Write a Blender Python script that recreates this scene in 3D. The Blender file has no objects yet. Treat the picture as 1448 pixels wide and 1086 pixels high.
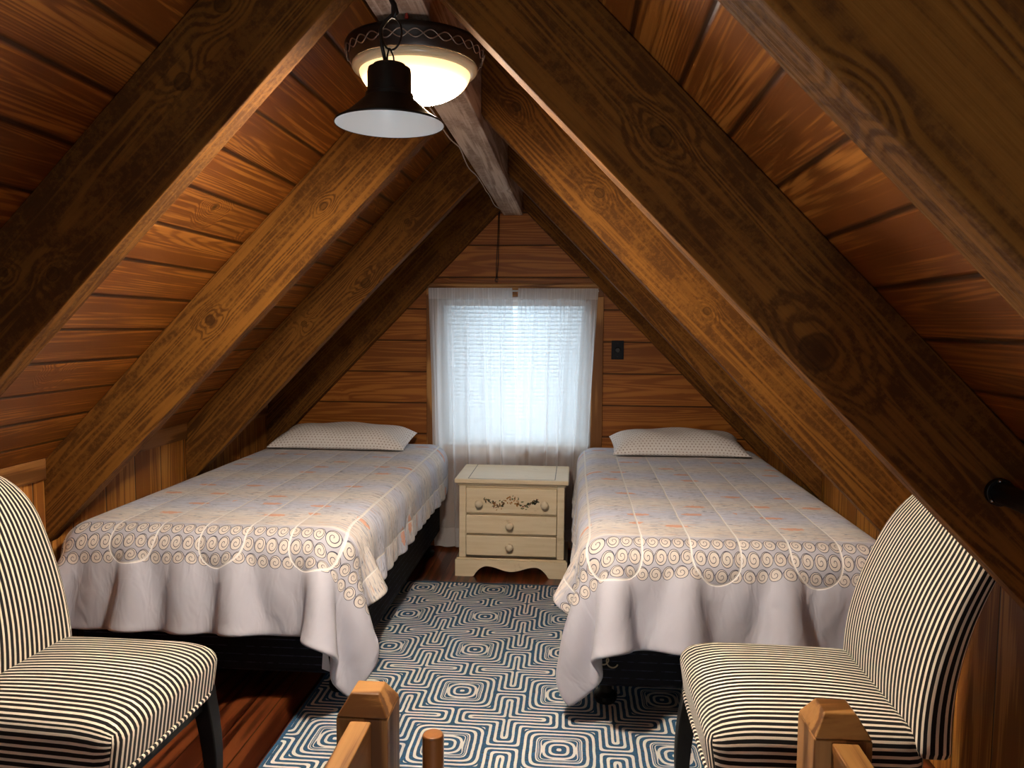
import bpy, bmesh, math, random
import numpy as np
from mathutils import Vector, Matrix

random.seed(7)
PI = math.pi
C = bpy.context.scene.collection
W = {}            # world matrices by object name


# ------------------------------------------------------------------ linking helpers
def link(o, parent=None, world=None, smooth=False):
    world = world if world is not None else Matrix.Identity(4)
    C.objects.link(o)
    W[o.name] = world
    if parent is not None:
        o.parent = parent
        o.matrix_local = W[parent.name].inverted() @ world
    else:
        o.matrix_world = world
    return o


def thing(name, label, cat, loc, rz=0.0, group=None):
    o = bpy.data.objects.new(name, None)
    o.empty_display_size = .05
    link(o, None, Matrix.Translation(loc) @ Matrix.Rotation(rz, 4, 'Z'))
    return tag(o, label, cat, group)


def tag(o, label=None, cat=None, group=None, kind=None):
    if label: o['label'] = label
    if cat: o['category'] = cat
    if group: o['group'] = group
    if kind: o['kind'] = kind
    return o


def frame(origin, ex, ey):
    ex = Vector(ex).normalized(); ey = Vector(ey).normalized(); ez = ex.cross(ey)
    m = Matrix((ex, ey, ez)).transposed().to_4x4()
    m.translation = Vector(origin)
    return m


class MB:
    """collects world-space faces and links them as one mesh object"""
    def __init__(s): s.v = []; s.f = []; s.uv = []
    def add(s, vs, fs, uvs=None):
        b = len(s.v)
        s.v += [tuple(map(float, v)) for v in vs]
        for k, f in enumerate(fs):
            s.f.append([b + i for i in f])
            s.uv.append(uvs[k] if uvs else None)
        return s
    def box(s, x0, x1, y0, y1, z0, z1):
        vs = [(x, y, z) for z in (z0, z1) for y in (y0, y1) for x in (x0, x1)]
        return s.add(vs, [(0, 2, 3, 1), (4, 5, 7, 6), (0, 1, 5, 4), (2, 6, 7, 3), (0, 4, 6, 2), (1, 3, 7, 5)])
    def prism(s, poly, axis, a, b):
        """poly of 2-d points extruded along axis ('x','y','z') from a to b"""
        n = len(poly)
        def P(p, t):
            return {'x': (t, p[0], p[1]), 'y': (p[0], t, p[1]), 'z': (p[0], p[1], t)}[axis]
        vs = [P(p, a) for p in poly] + [P(p, b) for p in poly]
        fs = [tuple(range(n))[::-1], tuple(range(n, 2 * n))]
        fs += [(i, (i + 1) % n, n + (i + 1) % n, n + i) for i in range(n)]
        return s.add(vs, fs)
    def tube(s, pts, r, n=8, cap=True, uvscale=False):
        pts = [Vector(p) for p in pts]
        rs = r if isinstance(r, (list, tuple)) else [r] * len(pts)
        rings = []; up = None
        for i, p in enumerate(pts):
            t = (pts[min(i + 1, len(pts) - 1)] - pts[max(i - 1, 0)]).normalized()
            if up is None:
                up = Vector((0, 0, 1)) if abs(t.z) < .9 else Vector((1, 0, 0))
            a = t.cross(up).normalized(); b2 = a.cross(t).normalized(); up = b2
            rings.append([p + (a * math.cos(2 * PI * k / n) + b2 * math.sin(2 * PI * k / n)) * rs[i] for k in range(n)])
        vs = [v for rg in rings for v in rg]; fs = []; uvs = []
        L = 0.0
        for i in range(len(pts) - 1):
            d = (pts[i + 1] - pts[i]).length
            for k in range(n):
                k2 = (k + 1) % n
                fs.append((i * n + k, i * n + k2, (i + 1) * n + k2, (i + 1) * n + k))
                uvs.append([(L, k / n), (L, (k + 1) / n), (L + d, (k + 1) / n), (L + d, k / n)])
            L += d
        if cap:
            fs.append(tuple(range(n))[::-1]); uvs.append([(0, 0)] * n)
            m = (len(pts) - 1) * n
            fs.append(tuple(range(m, m + n))); uvs.append([(L, 0)] * n)
        return s.add(vs, fs, uvs)
    def lathe(s, prof, c, n=48, axis='z'):
        vs = []; fs = []
        for r, h in prof:
            for k in range(n):
                a = 2 * PI * k / n
                if axis == 'z': vs.append((c[0] + r * math.cos(a), c[1] + r * math.sin(a), c[2] + h))
                else: vs.append((c[0] + r * math.cos(a), c[1] + h, c[2] - r * math.sin(a)))
        for i in range(len(prof) - 1):
            for k in range(n):
                k2 = (k + 1) % n
                fs.append((i * n + k, i * n + k2, (i + 1) * n + k2, (i + 1) * n + k))
        return s.add(vs, fs)
    def build(s, name, mat, parent=None, world=None, smooth=False, bevel=0, seg=2, subsurf=0, solid=0, auto=None):
        world = world if world is not None else (W[parent.name] if parent is not None else Matrix.Identity(4))
        inv = world.inverted()
        me = bpy.data.meshes.new(name)
        me.from_pydata([inv @ Vector(v) for v in s.v], [], s.f)
        if any(u is not None for u in s.uv):
            lay = me.uv_layers.new(name='UVMap'); i = 0
            for p, u in zip(me.polygons, s.uv):
                for k, li in enumerate(p.loop_indices):
                    lay.data[li].uv = u[k] if u is not None else (0, 0)
        bm = bmesh.new(); bm.from_mesh(me)
        bmesh.ops.remove_doubles(bm, verts=bm.verts, dist=1e-6)
        bmesh.ops.recalc_face_normals(bm, faces=bm.faces)
        if auto:
            for e in bm.edges:
                if len(e.link_faces) == 2 and e.calc_face_angle() > auto: e.smooth = False
        bm.to_mesh(me); bm.free()
        me.materials.append(mat)
        o = bpy.data.objects.new(name, me)
        link(o, parent, world)
        if solid:
            md = o.modifiers.new('Solid', 'SOLIDIFY'); md.thickness = solid; md.offset = 0
        if bevel:
            md = o.modifiers.new('Bevel', 'BEVEL'); md.width = bevel; md.segments = seg
            md.limit_method = 'ANGLE'; md.angle_limit = .6
        if subsurf:
            md = o.modifiers.new('Sub', 'SUBSURF'); md.levels = 1; md.render_levels = subsurf
        if smooth or bevel:
            for p in me.polygons: p.use_smooth = True
        if bevel and not smooth:
            md = o.modifiers.new('WN', 'WEIGHTED_NORMAL'); md.keep_sharp = True
        return o


# ------------------------------------------------------------------ material helpers
class G:
    def __init__(s, name, rough=.6, spec=.3):
        s.mat = bpy.data.materials.new(name); s.mat.use_nodes = True
        s.nt = s.mat.node_tree; s.N = s.nt.nodes
        s.b = s.N['Principled BSDF']; s.out = s.N['Material Output']
        s.b.inputs['Roughness'].default_value = rough
        s.b.inputs['Specular IOR Level'].default_value = spec
    def node(s, t, ins=None, **attrs):
        n = s.N.new(t)
        for k, v in attrs.items(): setattr(n, k, v)
        for k, v in (ins or {}).items(): s.put(n.inputs[k], v)
        return n
    def put(s, sock, v):
        if isinstance(v, bpy.types.NodeSocket): s.nt.links.new(v, sock)
        elif isinstance(v, (tuple, list)) and len(v) == 3 and sock.type == 'RGBA': sock.default_value = (*v, 1)
        else: sock.default_value = v
    def m(s, op, a, b=None, c=None, clamp=False):
        n = s.N.new('ShaderNodeMath'); n.operation = op; n.use_clamp = clamp
        for i, v in enumerate((a, b, c)):
            if v is not None: s.put(n.inputs[i], v)
        return n.outputs[0]
    def add(s, a, b): return s.m('ADD', a, b)
    def mul(s, a, b): return s.m('MULTIPLY', a, b)
    def sub(s, a, b): return s.m('SUBTRACT', a, b)
    def less(s, a, b): return s.m('LESS_THAN', a, b)
    def more(s, a, b): return s.m('GREATER_THAN', a, b)
    def step(s, x, lo, hi, to0=0., to1=1.):
        n = s.node('ShaderNodeMapRange', interpolation_type='SMOOTHSTEP')
        for i, v in enumerate((x, lo, hi, to0, to1)): s.put(n.inputs[i], v)
        return n.outputs[0]
    def sep(s, v):
        n = s.node('ShaderNodeSeparateXYZ'); s.put(n.inputs[0], v); return n.outputs
    def comb(s, x, y, z=0.):
        n = s.node('ShaderNodeCombineXYZ')
        for i, v in enumerate((x, y, z)): s.put(n.inputs[i], v)
        return n.outputs[0]
    def obj(s): return s.node('ShaderNodeTexCoord').outputs['Object']
    def uv(s): return s.node('ShaderNodeTexCoord').outputs['UV']
    def mix(s, f, a, b, mode='MIX'):
        n = s.node('ShaderNodeMix', data_type='RGBA', blend_type=mode)
        s.put(n.inputs[0], f); s.put(n.inputs[6], a if isinstance(a, bpy.types.NodeSocket) else (*a, 1))
        s.put(n.inputs[7], b if isinstance(b, bpy.types.NodeSocket) else (*b, 1))
        return n.outputs[2]
    def noise(s, vec, scale=5., detail=2., rough=.5, dist=0.):
        n = s.node('ShaderNodeTexNoise', {'Scale': scale, 'Detail': detail, 'Roughness': rough, 'Distortion': dist})
        s.put(n.inputs['Vector'], vec); return n.outputs['Fac']
    def white(s, v):
        n = s.node('ShaderNodeTexWhiteNoise', noise_dimensions='1D'); s.put(n.inputs['W'], v); return n.outputs['Value']
    def vor(s, vec, scale=1., rnd=1.):
        n = s.node('ShaderNodeTexVoronoi', {'Scale': scale, 'Randomness': rnd}); s.put(n.inputs['Vector'], vec)
        return n.outputs['Distance'], n.outputs['Color']
    def bump(s, h, strength=.3, dist=.01):
        n = s.node('ShaderNodeBump', {'Strength': strength, 'Distance': dist}); s.put(n.inputs['Height'], h)
        s.nt.links.new(n.outputs[0], s.b.inputs['Normal'])
    def color(s, c): s.put(s.b.inputs['Base Color'], c)


def plain(name, col, rough=.5, spec=.3, metal=0., bump=0.):
    g = G(name, rough, spec); g.color(col); g.b.inputs['Metallic'].default_value = metal
    if bump: g.bump(g.noise(g.obj(), 180., 3.), bump, .002)
    return g.mat


def wood(name, dark, mid, light, plank=None, freq=7., stretch=.10, nscale=7., rough=.5, spec=.25, knot=.5,
         bump=.35, groove=.0022, var=.35, hue=None, mottle=.0, rc=.32, knots=None):
    """grain along local x, boards stacked along local y"""
    g = G(name, rough, spec)
    x, y, z = g.sep(g.obj())
    X, Z = x, z
    if plank:
        t = g.m('DIVIDE', y, plank); idx = g.m('FLOOR', t); fr = g.sub(t, idx)
        r1 = g.white(idx); X = g.add(x, g.mul(r1, 17.)); Z = g.add(z, g.mul(idx, 1.37))
    p = g.comb(g.mul(X, stretch), y, Z)
    n = g.noise(p, nscale, 1.5, .45)
    kdark = 0.
    if knot:
        kd, kc = g.vor(g.comb(X, g.mul(y, 1.0), g.mul(Z, 1.0)), 3.1)
        kr = g.sep(kc)[0]
        on = g.less(kr, knot * .6)
        wob = g.mul(g.noise(g.comb(X, y, Z), 30., 2.), .05)
        kd = g.add(kd, g.sub(wob, .025))
        kbump = g.mul(g.step(kd, .30, .0), on)
        n = g.add(n, g.mul(kbump, .22))
        kdark = g.mul(g.step(kd, .075, .035), on)
    for kx, kz, kr_ in (knots or []):          # knots through the thickness, listed in local (x, z)
        ddx = g.m('DIVIDE', g.sub(x, kx), kr_ * 1.15); ddz = g.m('DIVIDE', g.sub(z, kz), kr_)
        kd2 = g.m('SQRT', g.add(g.add(g.mul(ddx, ddx), g.mul(ddz, ddz)), .0001))
        kd2 = g.add(kd2, g.mul(g.sub(g.noise(g.obj(), 40., 2.), .5), .35))
        n = g.add(n, g.mul(g.step(kd2, 4.5, .0), .16))
        kk = g.mul(g.step(kd2, 1.12, .85), g.add(.55, g.mul(g.step(kd2, .75, 1.0), .45)))
        kdark = g.m('MAXIMUM', kdark, kk)
    ring = g.m('SINE', g.mul(n, freq * 2 * PI * 2))
    ring = g.add(g.mul(ring, .5), .5)
    ring = g.m('POWER', ring, 1.7)
    fine = g.noise(g.comb(g.mul(X, 3.), g.mul(y, 110.), g.mul(Z, 110.)), 1., 3., .6)
    med = g.noise(g.comb(g.mul(X, .8), g.mul(y, 14.), g.mul(Z, 14.)), 1., 2., .5)
    f = g.add(g.mul(ring, rc), g.add(g.mul(fine, .45), g.mul(med, .40)))
    f = g.step(f, .20, .42 + rc)
    col = g.mix(f, light, mid)
    col = g.mix(g.step(f, .55, 1.0), col, dark)
    if mottle:
        mt = g.noise(g.comb(X, y, Z), 9., 4., .6)
        mt2 = g.noise(g.comb(X, y, Z), 90., 3., .7)
        col = g.mix(g.mul(g.step(g.add(g.mul(mt, .5), g.mul(mt2, .5)), .44, .60), mottle), col, light)
    if knot or knots:
        col = g.mix(g.mul(kdark, .85), col, tuple(c * .35 for c in dark))
    h = g.add(g.mul(ring, -.3), g.mul(fine, .9))
    if plank:
        v = g.add(g.mul(g.white(g.add(idx, 31.7)), var), 1 - var * .55)
        col = g.mix(1., col, g.comb(v, v, v), 'MULTIPLY')
        e = g.m('MINIMUM', fr, g.sub(1., fr)); e = g.mul(e, plank)
        gr = g.step(e, groove * 2.2, groove * .5)
        col = g.mix(g.mul(gr, .9), col, tuple(c * .12 for c in dark))
        h = g.sub(h, g.mul(gr, 6.))
    g.color(col)
    g.bump(h, bump, .0016)
    return g.mat


M = {}
M['ceiling'] = wood('ceiling_pine', (.19, .056, .0085), (.345, .118, .0175), (.46, .178, .032), plank=.129, freq=17., stretch=.045, nscale=8., rough=.42, knot=.5, groove=.004, rc=.11)
M['wallwood'] = wood('gable_pine', (.29, .088, .0115), (.42, .142, .019), (.50, .185, .029), plank=.1805, freq=8., groove=.003, stretch=.06, nscale=9., rough=.45, knot=.55, rc=.18)
M['knee'] = wood('knee_wall_pine', (.25, .088, .016), (.42, .17, .034), (.54, .25, .060), plank=.197, freq=5., stretch=.06, nscale=9., rough=.45, knot=.5, rc=.14)
RAFTER_WOOD = dict(dark=(.085, .031, .0055), mid=(.150, .057, .0085), light=(.235, .096, .0145), freq=9., stretch=.05, nscale=11., rough=.75, knot=0, bump=.7, spec=.15, mottle=.45, rc=.16)
M['ridge'] = wood('ridge_timber', (.27, .18, .125), (.48, .36, .27), (.62, .50, .40), freq=4., stretch=.07, nscale=9., rough=.75, knot=.4, bump=.7, spec=.15, mottle=.4, rc=.15)
M['floor'] = wood('floor_boards', (.042, .0085, .0026), (.115, .026, .0075), (.185, .052, .015), plank=.083, freq=3.5, stretch=.08, rough=.28, spec=.45, knot=.3, bump=.15, groove=.0016)
M['trim'] = wood('window_trim_pine', (.20, .075, .017), (.38, .165, .045), (.50, .26, .085), freq=3., rough=.45, knot=.3)
M['knee_trim'] = wood('knee_wall_trim_pine', (.12, .045, .011), (.26, .110, .030), (.36, .175, .06), freq=3., rough=.5, knot=.2)
M['post'] = wood('fir_post', (.11, .042, .010), (.23, .098, .025), (.33, .160, .048), freq=3.5, stretch=.09, rough=.42, knot=.3, bump=.2)
M['dowel'] = wood('dowel_wood', (.10, .03, .007), (.18, .060, .014), (.26, .10, .025), freq=2., rough=.28, spec=.5, knot=0, bump=.1)
M['black'] = plain('black_lacquer', (.005, .005, .005), .5, .2)
M['blackmetal'] = plain('black_metal', (.008, .007, .006), .4, .45)
M['bronze'] = plain('dark_bronze', (.018, .009, .005), .42, .5, .3)
M['scroll'] = plain('brushed_scroll_metal', (.30, .22, .17), .4, .5, .8)
M['enamel'] = plain('white_enamel', (.86, .93, .94), .35, .5)
M['white'] = plain('white_plastic', (.80, .82, .84), .4, .4)
M['cable'] = plain('cable_sheath', (.55, .47, .38), .5, .3)
M['sheet'] = plain('white_cotton', (.72, .70, .70), .85, .1)
M['outlet'] = plain('black_plate', (.008, .010, .016), .6, .2)
M['mattress'] = plain('mattress_ticking', (.60, .58, .58), .85, .1)
M['knob'] = plain('cream_knob_paint', (.72, .60, .43), .35, .4)
M['gold'] = plain('cream_cord', (.62, .50, .33), .6, .3)


def mat_boxspring():
    g = G('black_box_spring_fabric', .75, .15)
    x, y, z = g.sep(g.obj())
    l = g.m('FRACT', g.mul(z, 36.))
    ln = g.mul(g.less(l, .10), g.step(g.noise(g.obj(), 40., 2.), .35, .6))
    g.color(g.mix(ln, (.0055, .006, .009), (.045, .055, .09)))
    return g.mat
M['boxspring'] = mat_boxspring()


def mat_cream():
    g = G('cream_painted_pine', .42, .35)
    x, y, z = g.sep(g.obj())
    n = g.noise(g.comb(g.mul(x, 5.), g.mul(y, 9.), g.mul(z, 60.)), 1., 3., .6)
    col = g.mix(g.step(n, .3, .75), (.80, .67, .47), (.73, .59, .385))
    d, c = g.vor(g.obj(), 7.)
    col = g.mix(g.mul(g.step(d, .075, .03), g.less(g.sep(c)[0], .20)), col, (.09, .03, .012))
    col = g.mix(g.mul(g.step(g.noise(g.obj(), 14., 4., .7), .62, .75), .35), col, (.42, .27, .13))
    g.color(col); g.bump(n, .1, .002)
    return g.mat
M['cream'] = mat_cream()


def mat_stripe():
    g = G('black_and_cream_stripe_fabric', .8, .15)
    u, v, _ = g.sep(g.uv())
    w = g.mul(g.sub(g.noise(g.obj(), 14., 2.), .5), .0022)
    fr = g.m('FRACT', g.m('DIVIDE', g.add(g.add(u, w), 10.), .0165))
    a = g.m('ABSOLUTE', g.sub(fr, .5))
    k = g.step(a, .180, .222)
    weave = g.noise(g.comb(g.mul(u, 900.), g.mul(v, 900.)), 1., 2.)
    cream = g.mix(g.step(weave, .3, .7), (.70, .60, .47), (.80, .71, .57))
    g.color(g.mix(k, cream, (.009, .008, .008)))
    g.bump(g.add(g.mul(weave, .3), g.mul(k, -.3)), .25, .002)
    g.b.inputs['Sheen Weight'].default_value = .1
    return g.mat
M['stripe'] = mat_stripe()


def mat_rug():
    g = G('blue_and_ivory_maze_rug', .95, .05)
    x, y, z = g.sep(g.obj())
    P, S, A = .347, .116, .0575
    wob = g.mul(g.sub(g.noise(g.obj(), 26., 2.), .5), .004)
    def cell(c, o):
        t = g.m('DIVIDE', g.sub(g.add(c, wob), o), P)
        return g.mul(g.sub(g.m('FRACT', g.add(t, 100.5)), .5), P)
    X = g.m('ABSOLUTE', cell(x, -.379)); Y = g.m('ABSOLUTE', cell(y, 2.24))
    def pn(a, b, p):
        return g.m('POWER', g.add(g.m('POWER', a, p), g.m('POWER', b, p)), 1 / p)
    r = pn(g.m('MAXIMUM', X, 1e-4), g.m('MAXIMUM', Y, 1e-4), 7.)
    ri = pn(g.m('MAXIMUM', X, 1e-4), g.m('MAXIMUM', Y, 1e-4), 3.)
    r = g.m('SMOOTH_MAX', g.m('MULTIPLY', r, g.step(r, .05, .07)), g.m('MULTIPLY', ri, g.step(r, .07, .05)), .004)
    dsq = g.sub(S, r)
    U = g.sub(P / 2, X); V = g.sub(P / 2, Y)          # distances from the plus centre
    arm = g.m('SMOOTH_MAX', g.sub(A, U), g.sub(A, V), .016)
    end = g.sub(P / 2, g.m('SMOOTH_MAX', U, V, .01))
    dpl = g.m('SMOOTH_MIN', arm, end, .022)
    ins = g.more(dsq, 0.)
    T = .0196
    def band(d):
        f = g.m('FRACT', g.add(g.m('DIVIDE', d, T), 20.))
        return g.step(g.m('ABSOLUTE', g.sub(f, .52)), .245, .205)
    wsq = g.m('MAXIMUM', band(dsq), g.less(r, .0075)); wpl = band(dpl)
    wsq = g.mul(wsq, g.m('MAXIMUM', g.more(r, .0175), g.less(r, .0075)))
    k = g.add(g.mul(ins, wsq), g.mul(g.sub(1., ins), wpl))
    # plain ivory/blue border binding
    ex = g.m('MINIMUM', g.sub(x, -.900), g.sub(.66, x)); ey = g.m('MINIMUM', g.sub(3.72, y), g.sub(y, 1.56))
    k = g.mul(k, g.more(g.m('MINIMUM', ex, ey), .012))
    n = g.noise(g.comb(g.mul(x, 260.), g.mul(y, 260.)), 1., 2.)
    hatch = g.step(g.noise(g.comb(g.mul(x, 60.), g.mul(y, 420.)), 1., 2.), .35, .65)
    blue = g.mix(hatch, (.030, .115, .235), (.040, .065, .090))
    ivory = g.mix(n, (.72, .68, .62), (.58, .55, .50))
    g.color(g.mix(k, blue, ivory))
    g.bump(g.add(n, g.mul(k, .6)), .5, .003)
    return g.mat
M['rug'] = mat_rug()


def mat_comforter():
    g = G('printed_comforter_fabric', .72, .15)
    u, v, _ = g.sep(g.uv())
    uvv = g.uv()
    # banded ground of cream and pale lilac above the border
    wv = g.mul(g.sub(g.noise(g.comb(g.mul(u, 2.), g.mul(v, 3.)), 1., 2.), .5), .12)
    bandf = g.add(g.mul(g.m('SINE', g.mul(g.add(v, wv), 2 * PI / .36)), .5), .5)
    top = g.mix(bandf, (.62, .64, .75), (.74, .69, .65))
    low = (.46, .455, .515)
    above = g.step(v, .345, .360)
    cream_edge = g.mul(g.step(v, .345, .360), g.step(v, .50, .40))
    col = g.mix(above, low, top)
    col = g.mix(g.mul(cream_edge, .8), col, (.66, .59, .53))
    # fine woven dashes along the width
    d1 = g.noise(g.comb(g.mul(u, 15.), g.mul(v, 120.)), 1., 2., .5)
    d2 = g.noise(g.comb(g.add(g.mul(u, 34.), 40.), g.mul(v, 210.)), 1., 1., .5)
    pat = g.step(g.noise(g.comb(g.mul(u, 7.), g.mul(v, 9.)), 1., 2.), .36, .60)
    col = g.mix(g.mul(g.mul(g.step(d1, .54, .64), above), .5), col, (.30, .34, .46))
    col = g.mix(g.mul(g.mul(g.mul(g.step(d2, .60, .66), pat), above), .9), col, (.16, .19, .26))
    d3 = g.noise(g.comb(g.add(g.mul(u, 12.), 9.), g.add(g.mul(v, 100.), 3.)), 1., 1., .5)
    col = g.mix(g.mul(g.mul(g.step(d3, .62, .68), above), .45), col, (.62, .36, .22))
    # little orange fish
    cu = g.mul(u, 4.2); cv = g.mul(v, 6.5)
    fd, fc = g.vor(g.comb(cu, cv), 1.)
    fnode = g.N[-1]
    fr = g.sep(fc)[1]
    pos = fnode.outputs['Position']
    px, py, _p = g.sep(pos)
    dx = g.m('DIVIDE', g.sub(u, g.m('DIVIDE', px, 4.2)), .045); dy = g.m('DIVIDE', g.sub(v, g.m('DIVIDE', py, 6.5)), .019)
    rag = g.mul(g.sub(g.noise(g.comb(g.mul(u, 60.), g.mul(v, 90.)), 1., 2.), .5), 1.1)
    fish = g.less(g.add(g.m('SQRT', g.add(g.mul(dx, dx), g.mul(dy, dy))), rag), .85)
    fish = g.mul(g.mul(fish, g.less(fr, .40)), g.step(v, .40, .41))
    col = g.mix(g.mul(fish, .72), col, (.78, .33, .16))
    # three rows of curled waves
    H0, RH, PW = .222, .0405, .0405
    q = g.m('DIVIDE', g.sub(v, H0), RH); row = g.m('FLOOR', q)
    inb = g.mul(g.more(q, 0.), g.less(q, 3.))
    fv = g.mul(g.sub(g.sub(q, row), .5), RH)
    pu = g.add(g.add(g.m('DIVIDE', u, PW), g.mul(row, .41)), 50.)
    ci = g.m('FLOOR', pu); fu = g.mul(g.sub(g.sub(pu, ci), .5), PW)
    ph = g.mul(g.white(g.add(ci, g.mul(row, 57.))), .35)
    r = g.m('SQRT', g.add(g.mul(fu, fu), g.mul(fv, fv)))
    th = g.m('DIVIDE', g.m('ARCTAN2', fv, fu), 2 * PI)
    s = g.sub(g.m('DIVIDE', r, .0108), g.add(th, ph))
    sf = g.m('ABSOLUTE', g.sub(g.m('FRACT', g.add(s, 30.5)), .5))
    sp = g.mul(g.less(sf, .08), g.less(r, .0195))
    sp = g.m('MAXIMUM', g.mul(sp, g.less(r, .0175)), g.less(g.m('ABSOLUTE', g.sub(r, .0183)), .0008))
    fill = g.less(r, .0186)
    tail = g.mul(g.less(g.m('ABSOLUTE', g.sub(fv, g.add(.004, g.mul(g.m('SINE', g.mul(fu, 155.)), .009)))), .0010), g.more(r, .018))
    col = g.mix(g.mul(g.mul(fill, inb), .9), col, (.66, .59, .52))
    col = g.mix(g.mul(g.mul(g.m('MAXIMUM', sp, tail), inb), .95), col, (.035, .04, .075))
    # quilting channels joined in pairs by loops at the foot
    S_, V0 = .152, .292
    fl = g.m('ABSOLUTE', g.mul(g.sub(g.m('FRACT', g.add(g.m('DIVIDE', u, S_), 20.5)), .5), S_))
    cu2 = g.mul(g.sub(g.m('FRACT', g.add(g.m('DIVIDE', u, 2 * S_), 20.25)), .5), 2 * S_)
    dv = g.sub(v, V0)
    loop = g.m('ABSOLUTE', g.sub(g.m('SQRT', g.add(g.mul(cu2, cu2), g.mul(dv, dv))), S_ / 2))
    up = g.more(v, V0)
    dl = g.add(g.mul(up, fl), g.mul(g.sub(1., up), loop))
    st = g.step(dl, .0042, .0024)
    col = g.mix(st, col, (.80, .77, .74))
    g.color(col)
    puff = g.m('POWER', g.m('MINIMUM', g.m('DIVIDE', dl, .05), 1.), .5)
    wr = g.noise(g.comb(g.mul(u, 9.), g.mul(v, 34.)), 1., 3., .55)
    wr2 = g.noise(g.comb(g.mul(u, 24.), g.mul(v, 9.)), 1., 2., .5, .6)
    gath = g.mul(wr2, g.step(v, .34, .20))
    sidew = g.step(g.m('ABSOLUTE', u), .28, .44)
    h = g.add(g.mul(puff, .9), g.add(g.mul(g.mul(wr, above), g.add(.5, g.mul(sidew, 1.3))), g.mul(gath, 1.0)))
    g.bump(h, .55, .012)
    g.b.inputs['Sheen Weight'].default_value = .15
    return g.mat
M['comforter'] = mat_comforter()


def mat_pillow():
    g = G('dotted_pillowcase_cotton', .8, .12)
    u, v, _ = g.sep(g.uv())
    P = .0185
    rowi = g.m('FLOOR', g.m('DIVIDE', v, P * .8))
    a = g.sub(g.m('FRACT', g.add(g.m('DIVIDE', u, P), g.add(g.mul(g.m('MODULO', rowi, 2.), .5), 20.))), .5)
    b = g.mul(g.sub(g.m('FRACT', g.add(g.m('DIVIDE', v, P * .8), 20.)), .5), .8)
    jit = g.mul(g.sub(g.noise(g.comb(g.mul(u, 90.), g.mul(v, 90.)), 1., 1.), .5), .25)
    d = g.add(g.m('SQRT', g.add(g.mul(a, a), g.mul(b, b))), jit)
    dot = g.step(d, .21, .15)
    col = g.mix(g.mul(dot, .75), (.86, .82, .79), (.33, .22, .16))
    g.color(col)
    w = g.noise(g.comb(g.mul(u, 12.), g.mul(v, 12.)), 1., 4., .55)
    g.bump(w, .35, .015)
    return g.mat
M['pillow'] = mat_pillow()


def mat_curtain():
    g = G('sheer_white_voile', .9, .1)
    nt = g.nt
    u, v, _ = g.sep(g.uv())
    n = g.noise(g.comb(g.mul(u, 500.), g.mul(v, 500.)), 1., 2.)
    dif = g.node('ShaderNodeBsdfDiffuse', {'Color': (.93, .935, .95)})
    tra = g.node('ShaderNodeBsdfTranslucent', {'Color': (.90, .92, .95)})
    tp = g.node('ShaderNodeBsdfTransparent', {'Color': (1, 1, 1)})
    lw = g.node('ShaderNodeLayerWeight', {'Blend': .5})
    m1 = g.node('ShaderNodeMixShader', {'Fac': .52}); nt.links.new(dif.outputs[0], m1.inputs[1]); nt.links.new(tra.outputs[0], m1.inputs[2])
    hem = g.m('MAXIMUM', g.less(v, .11), g.more(v, 1.42))
    op = g.add(g.mul(g.m('POWER', lw.outputs['Facing'], .9), .65), g.add(g.mul(n, .08), .50))
    op = g.m('MINIMUM', g.add(op, g.mul(hem, .22)), .97)
    m2 = g.node('ShaderNodeMixShader'); nt.links.new(op, m2.inputs[0])
    nt.links.new(tp.outputs[0], m2.inputs[1]); nt.links.new(m1.outputs[0], m2.inputs[2])
    nt.links.new(m2.outputs[0], g.out.inputs[0])
    return g.mat
M['curtain'] = mat_curtain()


def mat_slat():
    g = G('white_blind_vinyl', .5, .3)
    nt = g.nt
    g.color((.86, .89, .91))
    tra = g.node('ShaderNodeBsdfTranslucent', {'Color': (.86, .92, .97)})
    m1 = g.node('ShaderNodeMixShader', {'Fac': .5}); nt.links.new(g.b.outputs[0], m1.inputs[1]); nt.links.new(tra.outputs[0], m1.inputs[2])
    nt.links.new(m1.outputs[0], g.out.inputs[0])
    return g.mat
M['slat'] = mat_slat()


def mat_glass():
    g = G('window_glass', .02, .5)
    nt = g.nt
    tp = g.node('ShaderNodeBsdfTransparent', {'Color': (.97, .99, .98)}); gl = g.node('ShaderNodeBsdfGlossy', {'Roughness': .02})
    m1 = g.node('ShaderNodeMixShader', {'Fac': .07}); nt.links.new(tp.outputs[0], m1.inputs[1]); nt.links.new(gl.outputs[0], m1.inputs[2])
    nt.links.new(m1.outputs[0], g.out.inputs[0])
    return g.mat
M['glass'] = mat_glass()

LAMP_C = (-.3555, 1.70)
LAMP_STRENGTH = 620.


def mat_bowl():
    g = G('lit_alabaster_glass', .3, .4)
    x, y, z = g.sep(g.obj())
    r = g.m('SQRT', g.add(g.mul(x, x), g.mul(y, y)))
    hot = g.step(r, .129, .015)
    col = g.mix(hot, (1., .62, .27), (1., .93, .83))
    g.color((.82, .74, .58))
    g.put(g.b.inputs['Emission Color'], col)
    g.put(g.b.inputs['Emission Strength'], g.add(.55, g.mul(g.m('POWER', hot, 2.4), LAMP_STRENGTH)))
    return g.mat
M['bowl'] = mat_bowl()
M['bowlrim'] = plain('cream_glass_rim', (.62, .52, .33), .25, .5)
LEAF = [plain('leaf_green_paint', (.11, .13, .055), .6), plain('leaf_dark_paint', (.055, .055, .035), .6),
        plain('petal_ochre_paint', (.42, .19, .05), .6), plain('petal_rose_paint', (.30, .12, .07), .6)]

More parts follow.
